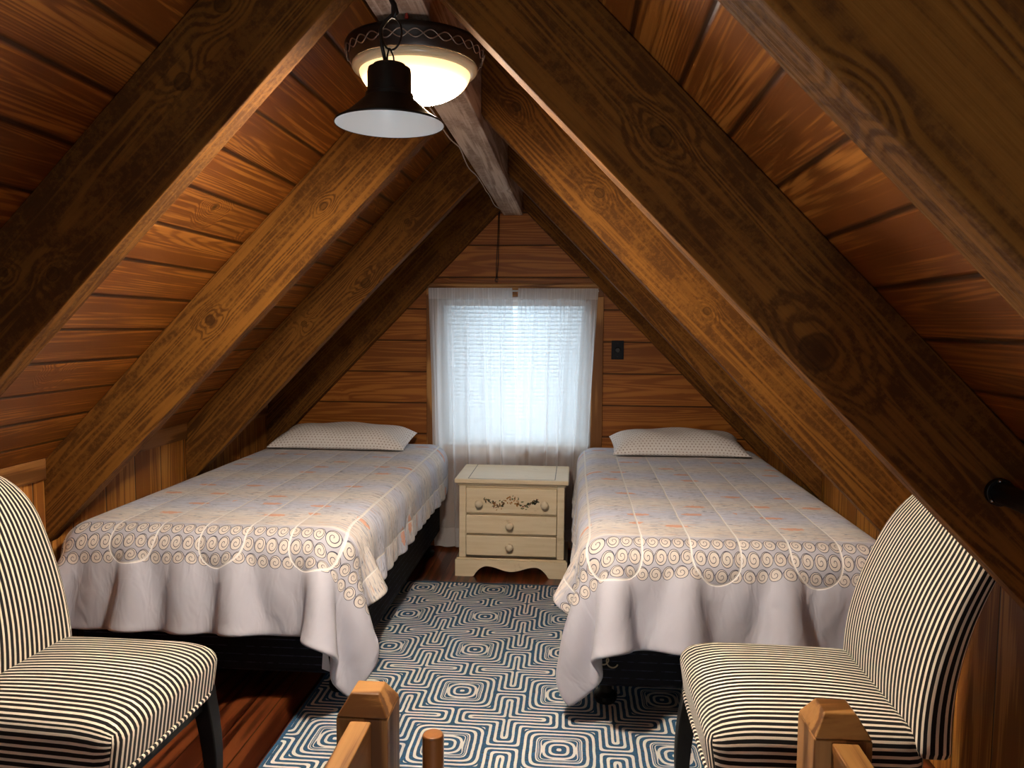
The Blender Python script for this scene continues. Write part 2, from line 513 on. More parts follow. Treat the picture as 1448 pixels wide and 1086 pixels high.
# ------------------------------------------------------------------ room dimensions
XR, MS, ZB, ZT = -.3555, 1.0247, 2.003, 2.286
HW = 1.43                                  # half width to the knee walls
XL, XRT = XR - HW, XR + HW
YF, YB = -1.30, 4.365                      # gable behind the camera, window gable
def zceil(x): return ZT - MS * abs(x - XR)
def zbot(x): return ZB - MS * abs(x - XR)
LS = math.hypot(1, MS)


def structure(o): return tag(o, kind='structure')


# floor
fr = frame((0, 0, 0), (0, 1, 0), (-1, 0, 0))
SX0, SX1, SY0, SY1 = -.300, .384, -1.0, 1.15      # assumed, unseen stairwell opening the camera stands over, cut for fill light from below
mb = MB().box(XL - .1, SX0, YF - .1, YB + .1, -.16, 0).box(SX1, XRT + .1, YF - .1, YB + .1, -.16, 0)
mb.box(SX0, SX1, SY1, YB + .1, -.16, 0).box(SX0, SX1, YF - .1, SY0, -.16, 0)
structure(mb.build('floor', M['floor'], world=fr))
mb = MB()
for a in ((SX0 - .03, SX0, SY0, SY1), (SX1, SX1 + .03, SY0, SY1), (SX0, SX1, SY1, SY1 + .03), (SX0, SX1, SY0 - .03, SY0)): mb.box(*a, -1.9, -.161)
structure(mb.build('wall_assumed_stairwell', M['wallwood'], world=frame((0, 0, 0), (0, 0, 1), (0, 1, 0))))  # unseen shaft of the assumed stairwell, added around the upward fill lamp
# ceiling slopes
for nm, sg in (('ceiling_left', -1), ('ceiling_right', 1)):
    d = Vector((sg, 0, -MS)).normalized()
    fr = frame((XR, 0, ZT), (0, 1, 0), d)
    mb = MB()
    x2 = XR + sg * (HW + .12)
    mb.prism([(XR, ZT), (x2, zceil(x2)), (x2, zceil(x2) + .12), (XR, ZT + .12)], 'y', YF - .1, YB + .1)
    structure(mb.build(nm, M['ceiling'], world=fr))
# knee walls
for nm, x0, x1 in (('wall_left', XL - .1, XL), ('wall_right', XRT, XRT + .1)):
    fr = frame((XL if x0 < -1 else XRT, 2.568, 0), (0, 0, 1), (0, 1, 0))
    structure(MB().box(x0, x1, YF - .1, YB + .1, 0, zceil(XL) + .0).build(nm, M['knee'], world=fr))
# gable walls with window openings; the one behind the camera is added for fill
def gable(nm, ya, yb, ox0, ox1, oz0, oz1):
    mb = MB()
    zk = zceil(XL)
    def top(x): return (x, zceil(x))
    mb.prism([(XL, 0), (ox0, 0), (ox0, zceil(ox0)), (XL, zk)], 'y', ya, yb)
    mb.prism([(ox1, 0), (XRT, 0), (XRT, zk), (ox1, zceil(ox1))], 'y', ya, yb)
    mb.prism([(ox0, 0), (ox1, 0), (ox1, oz0), (ox0, oz0)], 'y', ya, yb)
    if ox0 < XR < ox1: pl = [(ox0, oz1), (ox1, oz1), top(ox1), (XR, ZT), top(ox0)]
    else: pl = [(ox0, oz1), (ox1, oz1), top(ox1), top(ox0)]
    mb.prism(pl, 'y', ya, yb)
    fr = frame((0, ya, .119), (1, 0, 0), (0, 0, 1))
    return structure(mb.build(nm, M['wallwood'], world=fr))
WX0, WX1, WZ0, WZ1 = -.785, .095, .590, 1.455
gable('wall_back', YB, YB + .12, WX0, WX1, WZ0, WZ1)
gable('wall_front', YF - .12, YF, -1.15, .45, .55, 1.40)


def window(nm, x0, x1, z0, z1, yin, sgn, casing):
    """casing, sash and pane; sgn +1 when the outside lies towards +y"""
    t = bpy.data.objects.new(nm, None); link(t, None, Matrix.Translation((x0, yin, z0))); structure(t)
    def bx(mb, a, b, ya, yb, c, d): mb.box(a, b, min(ya, yb), max(ya, yb), c, d)
    y0, y1 = yin - sgn * .016, yin + sgn * .01
    w = casing
    mb = MB()
    bx(mb, x0 - w, x0, y0, y1, z0 - .03, z1); bx(mb, x1, x1 + w, y0, y1, z0 - .03, z1)
    mb.build('casing', M['trim'], t, world=frame((x0, yin, z0), (0, 0, 1), (1, 0, 0)), bevel=.003)
    mb = MB(); bx(mb, x0 - w, x1 + w, y0, y1, z1, z1 + w + .01)
    bx(mb, x0 - w - .01, x1 + w + .01, yin - sgn * .034, y1, z1 + w - .012, z1 + w + .006)
    mb.build('head_casing', M['trim'], t, bevel=.003)
    mb = MB(); bx(mb, x0 - w, x1 + w, yin - sgn * .026, y1, z0 - .05, z0)
    mb.build('sill', M['trim'], t, bevel=.004)
    ya, yb = yin + sgn * .035, yin + sgn * .085
    f = .038
    mb = MB()
    bx(mb, x0, x0 + f, ya, yb, z0, z1); bx(mb, x1 - f, x1, ya, yb, z0, z1)
    bx(mb, x0 + f, x1 - f, ya, yb, z0, z0 + f); bx(mb, x0 + f, x1 - f, ya, yb, z1 - f, z1)
    zm = (z0 + z1) / 2
    mb.build('sash', M['white'], t, bevel=.003)
    for a, b in ((z0 + f, z1 - f),):
        mb = MB(); bx(mb, x0 + f, x1 - f, yin + sgn * .058, yin + sgn * .062, a, b)
        mb.build('pane', M['glass'], t)
    return t
window('window_1', WX0, WX1, WZ0, WZ1, YB, 1, .064)
window('added_fill_window', -1.15, .45, .55, 1.40, YF, -1, .05)  # unseen window, added behind the camera to let fill light in

# ------------------------------------------------------------------ rafters and ridge
RT = .06
RY = [.547, 1.458, 2.422, 3.370, YB - RT - .002]
SIDE = {-1: 'left', 1: 'right'}
LOOK = {
    (0, 1): 'huge rough-sawn rafter nearest the camera across the upper right corner',
    (0, -1): 'rough-sawn rafter on the left slope, out of sight above the camera',
    (1, -1): 'dark knotty rafter on the left slope, nearest the camera, above the left chair',
    (1, 1): 'broad dark rafter on the right slope just in front of the right chair back',
    (2, -1): 'amber-lit rafter on the left slope that starts beside the ceiling light',
    (2, 1): 'amber-lit rafter on the right slope with a pale slanting scar low on its face',
    (3, -1): 'rafter on the left slope with an oval knot, second from the window wall',
    (3, 1): 'narrow-looking dark rafter on the right slope, second from the window wall',
    (4, -1): 'dark rafter on the left slope against the window wall, above the left pillow',
    (4, 1): 'dark rafter on the right slope against the window wall, above the outlet',
}
# knots that can be seen on the rafter faces: (world x, world z, radius)
KNOTS = {
    (1, -1): [(-.759, 1.754, .0165), (-.676, 1.897, .017), (-1.037, 1.386, .0135), (-1.141, 1.390, .009)],
    (1, 1): [(.448, 1.245, .034), (.153, 1.639, .019)],
    (2, -1): [(-1.188, 1.301, .016), (-.805, 1.667, .012)],
    (2, 1): [(.07, 1.701, .015), (-.190, 1.965, .014), (.406, 1.339, .012)],
    (3, -1): [(-.931, 1.475, .021), (-1.215, 1.292, .013), (-.745, 1.745, .012)],
    (0, 1): [(.182, 1.435, .010)],
}
BW = .055                                   # half width of the ridge beam
for i, y in enumerate(RY):
    for sg in (-1, 1):
        if (i, sg) == (0, -1): continue
        xa, xb = XR + sg * (BW + .001), XR + sg * (HW - .001)
        d = Vector((sg, 0, -MS)).normalized()
        fr = frame((XR, y, (ZB + ZT) / 2), d, (0, 1, 0))
        fr = fr @ Matrix.Translation((-i * 2.3, -sg * .35 - i * .9, i * .4 + sg * .2))
        loc = [fr.inverted() @ Vector((kx, y, kz)) for kx, kz, r_ in KNOTS.get((i, sg), [])]
        mt = wood('rough_sawn_timber', knots=[(l.x, l.z, k3[2]) for l, k3 in zip(loc, KNOTS.get((i, sg), []))], **RAFTER_WOOD)
        mb = MB().prism([(xa, zbot(xa)), (xb, zbot(xb)), (xb, zceil(xb) - .001), (xa, zceil(xa) - .001)], 'y', y, y + RT)
        o = mb.build('rafter', mt, world=fr, bevel=.004)
        tag(o, LOOK[(i, sg)], 'rafter', 'exposed rafters of the sloping ceiling')
mb = MB().box(XR - BW, XR + BW, YF, YB - .001, 1.910, 2.20)
o = mb.build('ridge_beam', M['ridge'], world=frame((XR, 0, 2.05), (0, 1, 0), (-1, 0, 0)), bevel=.004)
tag(o, 'pale weathered ridge beam running along the peak to the window wall', 'beam', kind='thing')
# boards along the top of the knee walls, between the rafters
def knee_trim(nm, x, sg):
    mb = MB()
    edges = [YF] + [e for y in RY for e in (y - .002, y + RT + .002)] + [YB]
    for a, b in zip(edges[0::2], edges[1::2]):
        if b - a > .05: mb.box(min(x, x - sg * .014), max(x, x - sg * .014), a, b, .762, zceil(x - sg * .014) + .0)
    structure(mb.build(nm, M['knee_trim'], world=frame((x, 0, .8), (0, 1, 0), (0, 0, 1)), bevel=.002))
knee_trim('trim_1', XL, -1); knee_trim('trim_2', XRT, 1)

# ------------------------------------------------------------------ comforter drape (position based dynamics)
def drape(x0, x1, y0, y1, zt, room, ov_room, ov_wall, ov_foot, xwall, seed, h=.025):
    """x0..x1, y0..y1: mattress top; room = +1 when the open side is +x"""
    rng = np.random.default_rng(seed)
    Wd = (x1 - x0) + ov_room + ov_wall
    Ld = (y1 - y0) + ov_foot
    nu = int(round(Wd / h)) + 1; nv = int(round(Ld / h)) + 1
    s = np.linspace(0, Wd, nu) - ov_wall            # distance from the wall-side edge
    t = np.linspace(0, Ld, nv) - ov_foot            # distance from the foot edge
    hu, hv = s[1] - s[0], t[1] - t[0]
    S, T = np.meshgrid(s, t, indexing='ij')
    bw = x1 - x0
    a_r = np.clip(S - bw, 0, None); a_w = np.clip(-S, 0, None); b = np.clip(-T, 0, None)
    lx = np.clip(S, 0, bw) + .75 * a_r - .03 * np.minimum(a_w, .05) / .05
    ly = np.clip(T, 0, None) - .55 * b
    z = zt + .02 - np.maximum(np.maximum(.83 * a_r, a_w), .83 * b)
    P = np.stack([(x0 + lx) if room > 0 else (x1 - lx), y0 + ly, z], -1)
    P += rng.normal(0, .0015, P.shape)
    V = np.zeros_like(P)
    ru = np.full((nu - 1, nv), hu); rv = np.full((nu, nv - 1), hv)
    k = np.clip((.27 - (T + ov_foot)) / .12, 0, 1)          # fuller towards the foot hem
    ru *= 1 + .28 * k[:-1]
    kr = np.clip((a_r - .06) / .10, 0, 1)
    rv *= 1 + .07 * kr[:, :-1]
    kc = .10 * np.clip(a_r / .12, 0, 1) * np.clip(b / .12, 0, 1)   # the long hanging corner
    ru *= 1 + kc[:-1]; rv *= 1 + kc[:, :-1]
    bu = ru[:-1] + ru[1:]; bv = rv[:, :-1] + rv[:, 1:]
    diag = np.hypot((ru[:, :-1] + ru[:, 1:]) / 2, (rv[:-1] + rv[1:]) / 2)
    c = np.array([(x0 + x1) / 2, (y0 + y1) / 2 + .3, zt - .30]); rad = .065
    hb = np.array([(x1 - x0) / 2, (y1 - y0) / 2 + .3, .30]) - rad
    off = .006

    # the flat middle lies still on the mattress
    wgt = np.where((T > .06) & (S > .06) & (S < bw - .06), 0., 1.)
    P[wgt == 0, 2] = zt + off

    def con(sa, sb, rest, kk):
        A = P[sa]; B = P[sb]; wa = wgt[sa]; wb = wgt[sb]
        d = B - A; l = np.sqrt((d * d).sum(-1)) + 1e-9
        f = (l - rest) / l * kk / np.maximum(wa + wb, 1e-6)
        A += d * (f * wa)[..., None]; B -= d * (f * wb)[..., None]

    S_ = slice
    def solve():
        for p in (0, 1):
            n = (nu - p) // 2; con((S_(p, p + 2 * n, 2),), (S_(p + 1, p + 2 * n, 2),), ru[p:p + 2 * n - 1:2], 1.)
        for p in (0, 1):
            n = (nv - p) // 2; con((S_(None), S_(p, p + 2 * n, 2)), (S_(None), S_(p + 1, p + 2 * n, 2)), rv[:, p:p + 2 * n - 1:2], 1.)
        for p in (0, 1):
            n = (nu - p) // 2; dg = diag[p:p + 2 * n - 1:2]
            a_, b_ = S_(p, p + 2 * n, 2), S_(p + 1, p + 2 * n, 2)
            con((a_, S_(0, nv - 1)), (b_, S_(1, nv)), dg, .35); con((a_, S_(1, nv)), (b_, S_(0, nv - 1)), dg, .35)
        for p in range(4):
            n = len(range(p, nu - 2, 4)); e = p + 4 * (n - 1) + 1
            con((S_(p, e, 4),), (S_(p + 2, e + 2, 4),), bu[p:e:4], .30)
            n = len(range(p, nv - 2, 4)); e = p + 4 * (n - 1) + 1
            con((S_(None), S_(p, e, 4)), (S_(None), S_(p + 2, e + 2, 4)), bv[:, p:e:4], .30)

    def collide(prev):
        q = P - c; aq = np.abs(q) - hb
        o = np.maximum(aq, 0); ln = np.sqrt((o * o).sum(-1))
        inside = np.minimum(aq.max(-1), 0)
        sd = ln + inside - rad - off
        nrm = np.where((ln > 1e-6)[..., None], np.sign(q) * o / (ln[..., None] + 1e-9), 0)
        flat = ln <= 1e-6
        if flat.any():
            am = aq.argmax(-1); e = np.eye(3)[am] * np.sign(q)
            nrm = np.where(flat[..., None], e, nrm)
        hit = sd < 0
        P[hit] -= nrm[hit] * sd[hit][:, None]
        if prev is not None: P[hit] += .25 * (prev - P)[hit]
        P[..., 2] = np.maximum(P[..., 2], .035)
        if room > 0: P[..., 0] = np.maximum(P[..., 0], xwall + .034)
        else: P[..., 0] = np.minimum(P[..., 0], xwall - .034)

    dt = 1 / 60
    for it in range(170):
        prev = P.copy()
        V[..., 2] -= 9.8 * dt
        V *= .93
        P += V * (dt * wgt[..., None])
        for _ in range(16):
            solve()
        collide(prev)
        V = (P - prev) / dt
        sp = np.sqrt((V * V).sum(-1, keepdims=True)); V *= np.minimum(1, 2.0 / (sp + 1e-9))
    for _ in range(2):
        Q = P.copy()
        Q[1:-1, 1:-1] = .5 * P[1:-1, 1:-1] + .125 * (P[:-2, 1:-1] + P[2:, 1:-1] + P[1:-1, :-2] + P[1:-1, 2:])
        P = Q
        collide(None)
    return P, S - bw / 2, T + ov_foot


def sheet_mesh(name, P, U, V, mat, parent=None, thick=.02, sub=2):
    nu, nv = U.shape
    verts = P.reshape(-1, 3).tolist()
    faces = [(i * nv + j, (i + 1) * nv + j, (i + 1) * nv + j + 1, i * nv + j + 1) for i in range(nu - 1) for j in range(nv - 1)]
    me = bpy.data.meshes.new(name); me.from_pydata(verts, [], faces)
    lay = me.uv_layers.new(name='UVMap')
    uf = U.reshape(-1); vf = V.reshape(-1)
    idx = np.empty(len(me.loops), dtype=np.int32); me.loops.foreach_get('vertex_index', idx)
    lay.data.foreach_set('uv', np.stack([uf[idx], vf[idx]], -1).astype(np.float32).reshape(-1))
    bm = bmesh.new(); bm.from_mesh(me)
    if sum(f.normal.z for f in bm.faces) < 0: bmesh.ops.reverse_faces(bm, faces=bm.faces)
    bm.to_mesh(me); bm.free()
    for p in me.polygons: p.use_smooth = True
    me.materials.append(mat)
    o = bpy.data.objects.new(name, me); link(o, parent)
    if thick:
        md = o.modifiers.new('Solid', 'SOLIDIFY'); md.thickness = thick; md.offset = 1.; md.use_rim = True
    md = o.modifiers.new('Sub', 'SUBSURF'); md.levels = 1; md.render_levels = sub
    return o


# ------------------------------------------------------------------ beds
def rounded_box(mb, x0, x1, y0, y1, z0, z1): mb.box(x0, x1, y0, y1, z0, z1)


BEDS = {
    'left': dict(x0=-1.715, x1=-.735, room=1, wall=XL, seed=3,
                 lab='left twin bed beside the left knee wall, black box spring under a printed comforter',
                 clab='printed comforter with curled-wave border on the left bed, tie hanging at its corner',
                 plab='wider dotted white pillow at the head of the left bed'),
    'right': dict(x0=.045, x1=1.005, room=-1, wall=XRT, seed=11,
                  lab='right twin bed behind the right striped chair, black box spring and legs',
                  clab='printed comforter with curled-wave border on the right bed',
                  plab='narrower dotted white pillow at the head of the right bed'),
}
YH, YT, ZTOP = 2.395, 4.285, .590
for nm, b in BEDS.items():
    x0, x1 = b['x0'], b['x1']
    bed = thing('bed', b['lab'], 'bed', ((x0 + x1) / 2, (YH + YT) / 2, 0), group='twin beds')
    MB().box(x0 + .025, x1 - .025, YH + .025, YT - .005, .315, ZTOP - .012).build('mattress', M['mattress'], bed, bevel=.07, seg=5)
    MB().box(x0 + .02, x1 - .02, YH + .06, YT - .01, .105, .313).build('box_spring', M['boxspring'], bed, bevel=.022, seg=4)
    for lx in (x0 + .075, x1 - .075):
        for ly in (YH + .17, YT - .12):
            zf = .0086 if (-.9 < lx < .66 and ly < 3.72) else 0.
            mb = MB().lathe([(0, zf), (.034, zf), (.040, zf + .012), (.040, zf + .026), (.022, zf + .036), (.020, .075), (.036, .090), (.040, .1055), (0, .1055)], (lx, ly, 0), 20)
            mb.build('leg', M['black'], bed, smooth=False, bevel=0)
    if nm == 'right':
        # cream scroll braid at the foot corner of the box spring
        mb = MB()
        pts = []
        for k in range(40):
            a = k / 39 * 2 * PI * 2.0
            pts.append((x0 + .036 + k / 39 * .062 + .010 * math.cos(a), YH + .056, .205 - k / 39 * .018 + .013 * math.sin(a)))
        mb.tube(pts, .0023, 6)
        bl = mb.build('corner_braid', M['gold'], bed, smooth=True); bl['label'] = 'cream scroll braid on the corner'
    P, U, V = drape(x0, x1, YH, YT - .012, ZTOP, b['room'], .215, .20, .282, b['wall'], b['seed'])
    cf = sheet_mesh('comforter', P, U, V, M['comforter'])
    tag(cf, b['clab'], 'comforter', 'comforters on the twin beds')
    if nm == 'left':
        mb = MB()
        for dx, w, l in ((-.085, .016, .11), (-.062, .006, .13), (-.055, .005, .115)):
            xa = x1 + dx
            mb.prism([(xa, .245), (xa + w, .245), (xa + w * 1.3 - .006, .245 - l * .5), (xa + w * 1.5, .245 - l), (xa - w * .4, .245 - l + .01)], 'y', YH + .022, YH + .025)
        tie = mb.build('corner_tie', M['sheet'], cf); tie['label'] = 'white cloth tie at the foot corner'


def pillow(cx, cy, zb, a, bdep, label, rz):
    n, m_ = 40, 24
    verts = []; uvs = {}; fs = []
    def pt(u, v, top):
        X = a * u * (1 - .045 * (1 - v * v)); Y = bdep * v * (1 - .05 * (1 - u * u))
        th = (max(0, 1 - abs(u) ** 4.5) ** .60) * (max(0, 1 - abs(v) ** 2.8) ** .50)
        wv = .006 * math.sin(7 * u + 3 * v) * th
        Z = zb + .030 + (th * .100 + wv if top else -th * .026) + .016 * max(0, v) + .022 * (max(abs(u) - .7, 0) / .3) * max(v, 0) - .010 * max(-v, 0) * (max(abs(u) - .6, 0) / .4)
        return X, Y, Z
    rot = Matrix.Rotation(rz, 3, 'Z')
    mb = MB()
    for top in (1, 0):
        vs = []; uv = []
        for i in range(n + 1):
            for j in range(m_ + 1):
                u = math.sin((i / n * 2 - 1) * PI / 2); v = math.sin((j / m_ * 2 - 1) * PI / 2)
                X, Y, Z = pt(u, v, top)
                q = rot @ Vector((X, Y, 0))
                vs.append((cx + q.x, cy + q.y, Z))
                if j: arc += (Vector(pt(u, v, top)) - last).length
                else: arc = 0.
                last = Vector(pt(u, v, top))
                uv.append((X, arc))
        fs = []; fu = []
        for i in range(n):
            for j in range(m_):
                q = (i * (m_ + 1) + j, (i + 1) * (m_ + 1) + j, (i + 1) * (m_ + 1) + j + 1, i * (m_ + 1) + j + 1)
                fs.append(q); fu.append([uv[k] for k in q])
        mb.add(vs, fs, fu)
    o = mb.build('pillow', M['pillow'], smooth=True, subsurf=1)
    tag(o, label, 'pillow', 'pillows on the twin beds')
    return o
pillow(-1.262, 4.105, .612, .375, .165, BEDS['left']['plab'], -.02)
pillow(.548, 4.105, .612, .350, .165, BEDS['right']['plab'], .02)

# ------------------------------------------------------------------ striped chairs
def rbox(W_, D_, H_, r, nw, nd, nh, flat=False):
    """points of a rounded box: list of (face, grid of (p_unrounded, p_rounded))"""
    hx, hy, hz = D_ / 2, W_ / 2, H_ / 2
    def rnd(p):
        q = [max(-h + (0 if flat and k == 2 else r), min(h - r, c)) for k, (c, h) in enumerate(zip(p, (hx, hy, hz)))]
        d = Vector(p) - Vector(q)
        return Vector(q) + (d.normalized() * r if d.length > 1e-9 else d)
    out = []
    def grid(f, na, nb):
        g_ = []
        for i in range(na + 1):
            g_.append([])
            for j in range(nb + 1):
                p = f(i / na * 2 - 1, j / nb * 2 - 1); g_[-1].append((p, rnd(p)))
        return g_
    out.append(('top', grid(lambda a, b: (a * hx, b * hy, hz), nd, nw)))
    out.append(('bottom', grid(lambda a, b: (a * hx, b * hy, -hz), nd, nw)))
    out.append(('front', grid(lambda a, b: (hx, a * hy, b * hz), nw, nh)))
    out.append(('back', grid(lambda a, b: (-hx, a * hy, b * hz), nw, nh)))
    out.append(('side', grid(lambda a, b: (a * hx, hy, b * hz), nd, nh)))
    out.append(('side', grid(lambda a, b: (a * hx, -hy, b * hz), nd, nh)))
    return out


def chair(origin, rz, label, sw=.47, depth=.46, recl=.75, tap=.08):
    """local +x is the way the chair faces; origin on the floor under the seat centre"""
    t = thing('slipper_chair', label, 'chair', origin, rz, 'striped slipper chairs')
    Wm = W[t.name]
    # seat
    zt_, zb_ = .452, .318
    mb = MB()
    H_ = zt_ - zb_
    for face, g_ in rbox(sw, depth, H_, .042, 22, 22, 8, True):
        vs = []; fs = []; uv = []
        na, nb = len(g_), len(g_[0])
        for row in g_:
            for p, q in row:
                x, y, z = q
                k = (1 - (2 * x / depth) ** 2) * (1 - (2 * y / sw) ** 2)
                if z > 0: z += .016 * max(0, k) * min(1, z / (H_ / 2)) - .022 * max(0, (x / depth + .5 - .75) / .25) ** 2 * min(1, z / (H_ / 2))
                taper = 1 - .05 * (.5 - x / depth)
                x -= .02 * (.5 - (z / H_)) * (x > depth * .3)
                vs.append(Wm @ Vector((x, y * taper, (zt_ + zb_) / 2 + z)))
                if face in ('top', 'bottom', 'front', 'back'): uu = p[1]
                else: uu = sw / 2 + (H_ / 2 - p[2])
                uv.append((uu, p[0] - p[2]))
        fu = []
        for i in range(na - 1):
            for j in range(nb - 1):
                q = (i * nb + j, (i + 1) * nb + j, (i + 1) * nb + j + 1, i * nb + j + 1)
                fs.append(q); fu.append([uv[k] for k in q])
        mb.add(vs, fs, fu)
    seat = mb.build('seat', M['stripe'], t, smooth=True)
    # striped welt along the lower edge of the seat
    mb = MB()
    pts = []
    hx, hy = depth / 2 - .006, sw / 2 - .006
    for k in range(121):
        a = k / 120 * 2 * PI
        cx, sy = math.cos(a), math.sin(a)
        x = math.copysign(abs(cx) ** .25, cx) * hx; y = math.copysign(abs(sy) ** .25, sy) * hy
        pts.append(Wm @ Vector((x - .010, y, zb_ + .007)))
    mb.tube(pts, .0055, 8, cap=False)
    mb.build('welt', M['stripe'], seat, smooth=True)
    # seat frame
    mb = MB()
    P8 = [Wm @ Vector((x, y, z)) for z in (.285, zb_ + .004) for y in (-sw / 2 + .03, sw / 2 - .03) for x in (-depth / 2 + .03, depth / 2 - .03)]
    mb.add(P8, [(0, 2, 3, 1), (4, 5, 7, 6), (0, 1, 5, 4), (2, 6, 7, 3), (0, 4, 6, 2), (1, 3, 7, 5)])
    mb.build('seat_frame', M['black'], t, bevel=.004)
    # backrest
    bh, bt = .53, .075
    z0 = .395
    mb = MB()
    R_ = .15
    for face, g_ in rbox(sw, bt, bh, .022, 22, 5, 26):
        vs = []; fs = []; uv = []
        na, nb = len(g_), len(g_[0])
        for row in g_:
            for p, q in row:
                x, y, z = q
                hh = z + bh / 2                       # 0 .. bh
                half = sw / 2
                lim = half * (1 - tap * hh / bh)
                over = hh - (bh - R_)
                if over > 0: lim -= R_ - math.sqrt(max(R_ * R_ - over * over, 0)) if over < R_ else R_
                yy = y * lim / half
                dz = .022 * (1 - (y / half) ** 2) * (hh / bh) ** 6
                rec = max(hh - .05, 0)
                xb_ = -depth / 2 - .035 - recl * rec * rec + x * (1 - .25 * hh / bh)
                if x > 0: xb_ += .014 * (1 - (y / half) ** 2) * math.sin(PI * hh / bh)
                vs.append(Wm @ Vector((xb_ + .028, yy, z0 + hh + dz)))
                if face in ('top', 'bottom', 'front', 'back'): uu = p[1]
                else: uu = sw / 2 + (bt / 2 - p[0])
                uv.append((uu, p[2]))
        fu = []
        for i in range(na - 1):
            for j in range(nb - 1):
                q = (i * nb + j, (i + 1) * nb + j, (i + 1) * nb + j + 1, i * nb + j + 1)
                fs.append(q); fu.append([uv[k] for k in q])
        mb.add(vs, fs, fu)
    mb.build('backrest', M['stripe'], t, smooth=True)
    # legs: tapered, front pair splayed a little, rear pair raked back
    for sx in (1, -1):
        for sy in (1, -1):
            mb = MB(); rings = []
            for k in range(9):
                f = k / 8
                z = .34 * (1 - f)
                if sx > 0: x = depth / 2 - .045 + .030 * math.sin(f * PI * .9) * .6 + .014 * f
                else: x = -depth / 2 + .05 - .09 * f * f
                y = sy * (sw / 2 - .045 + .006 * f)
                w = .025 - .010 * f
                rings.append([(x - w, y - w, z), (x + w, y - w, z), (x + w, y + w, z), (x - w, y + w, z)])
            vs = [Wm @ Vector(v) for r in rings for v in r]; fs = [(0, 1, 2, 3), (35, 34, 33, 32)]
            for k in range(8):
                for e in range(4): fs.append((k * 4 + e, k * 4 + 4 + e, k * 4 + 4 + (e + 1) % 4, k * 4 + (e + 1) % 4))
            mb.add(vs, fs).build('leg', M['black'], t, bevel=.004)
    return t
chair((-1.158, 1.697, 0), -.045, 'striped slipper chair at the left edge, facing right beside the left bed', .46, .46, .5, .20)
chair((.510, 1.802, 0.008), PI, 'striped slipper chair at the right, facing left, its back under the broad dark rafter')

# ------------------------------------------------------------------ nightstand
ns = thing('nightstand', 'cream painted three-drawer nightstand under the window between the beds', 'nightstand', (-.313, 4.04, 0))
NX0, NX1, NY0, NY1 = -.583, -.043, 3.856, 4.235
MB().box(NX0, NX1, NY0 + .02, NY1, .09, .478).build('carcass', M['cream'], ns, bevel=.003)
mb = MB().box(NX0, NX0 + .034, NY0, NY0 + .022, .09, .478).box(NX1 - .036, NX1, NY0, NY0 + .022, .09, .478)
for za, zb_ in ((.462, .478), (.3265, .3225), (.2155, .2195)):
    mb.box(NX0 + .034, NX1 - .036, NY0 + .002, NY0 + .022, min(za, zb_), max(za, zb_))
mb.build('face_frame', M['cream'], ns, bevel=.002)
mb = MB().box(NX0 - .022, NX1 + .022, NY0 - .030, NY1 + .012, .486, .510)
tp = mb.build('top', M['cream'], ns, bevel=.007, seg=3)
MB().box(NX0 - .008, NX1 + .008, NY0 - .012, NY1 + .004, .474, .488).build('top_moulding', M['cream'], ns, bevel=.004)
mb = MB()
for x in (NX0 + .047, NX1 - .050): mb.box(x, x + .0035, NY0 - .012, NY1 + .005, .5095, .5106)
mb.box(NX0 + .05, NX1 - .05, NY0 - .013, NY0 - .010, .5095, .5106)
gr = mb.build('painted_line', plain('grey_line_paint', (.17, .14, .10), .6), tp); gr['label'] = 'thin grey painted border line'
# scalloped base
N = 60
xa, xb = NX0 - .018, NX1 + .018
def scallop(x):
    f = (x - xa) / (xb - xa)
    e = min(f, 1 - f)
    if e < .165: return 0.
    if e < .285: return .056 * math.sin((e - .165) / .12 * PI / 2) ** .75
    return .030 + .026 * (.5 + .5 * math.cos((e - .285) / .215 * PI))
poly = [(xa, .086), (xa, 0)]
for k in range(N + 1):
    x = xa + (xb - xa) * k / N
    poly.append((x, scallop(x)))
poly += [(xb, 0), (xb, .086)]
mb = MB()
bot = [p for p in poly[1:-1]]
for (x_a, z_a), (x_b, z_b) in zip(bot[:-1], bot[1:]):
    if x_b - x_a > 1e-6: mb.prism([(x_a, z_a), (x_b, z_b), (x_b, .088), (x_a, .088)], 'y', NY0 - .018, NY0 + .004)
mb.box(xa, xa + .02, NY0 + .004, NY1 + .005, .0, .088).box(xb - .02, xb, NY0 + .004, NY1 + .005, .0, .088)
mb.box(xa + .006, xb - .006, NY0 - .010, NY0 + .006, .088, .096)
mb.build('plinth', M['cream'], ns)
DR = [(.3275, .462), (.2200, .322), (.1060, .2150)]
drawers = []
for k, (za, zb_) in enumerate(DR):
    mb = MB().box(NX0 + .036, NX1 - .038, NY0 - .007, NY0 + .020, za + .002, zb_ - .002)
    d = mb.build('drawer', M['cream'], ns, bevel=.005)
    drawers.append(d)
    kx = [NX0 + .105, NX1 - .100] if k == 0 else [(NX0 + NX1) / 2 - .008]
    kz = (za + zb_) / 2 - (.012 if k == 0 else 0)
    for x in kx:
        prof = [(.0, -.007), (.011, -.007), (.009, -.012), (.008, -.018), (.017, -.024), (.0205, -.031), (.018, -.038), (.010, -.042), (0, -.043)]
        MB().lathe(prof, (x, NY0, kz), 24, 'y').build('knob', M['knob'], d, smooth=True)
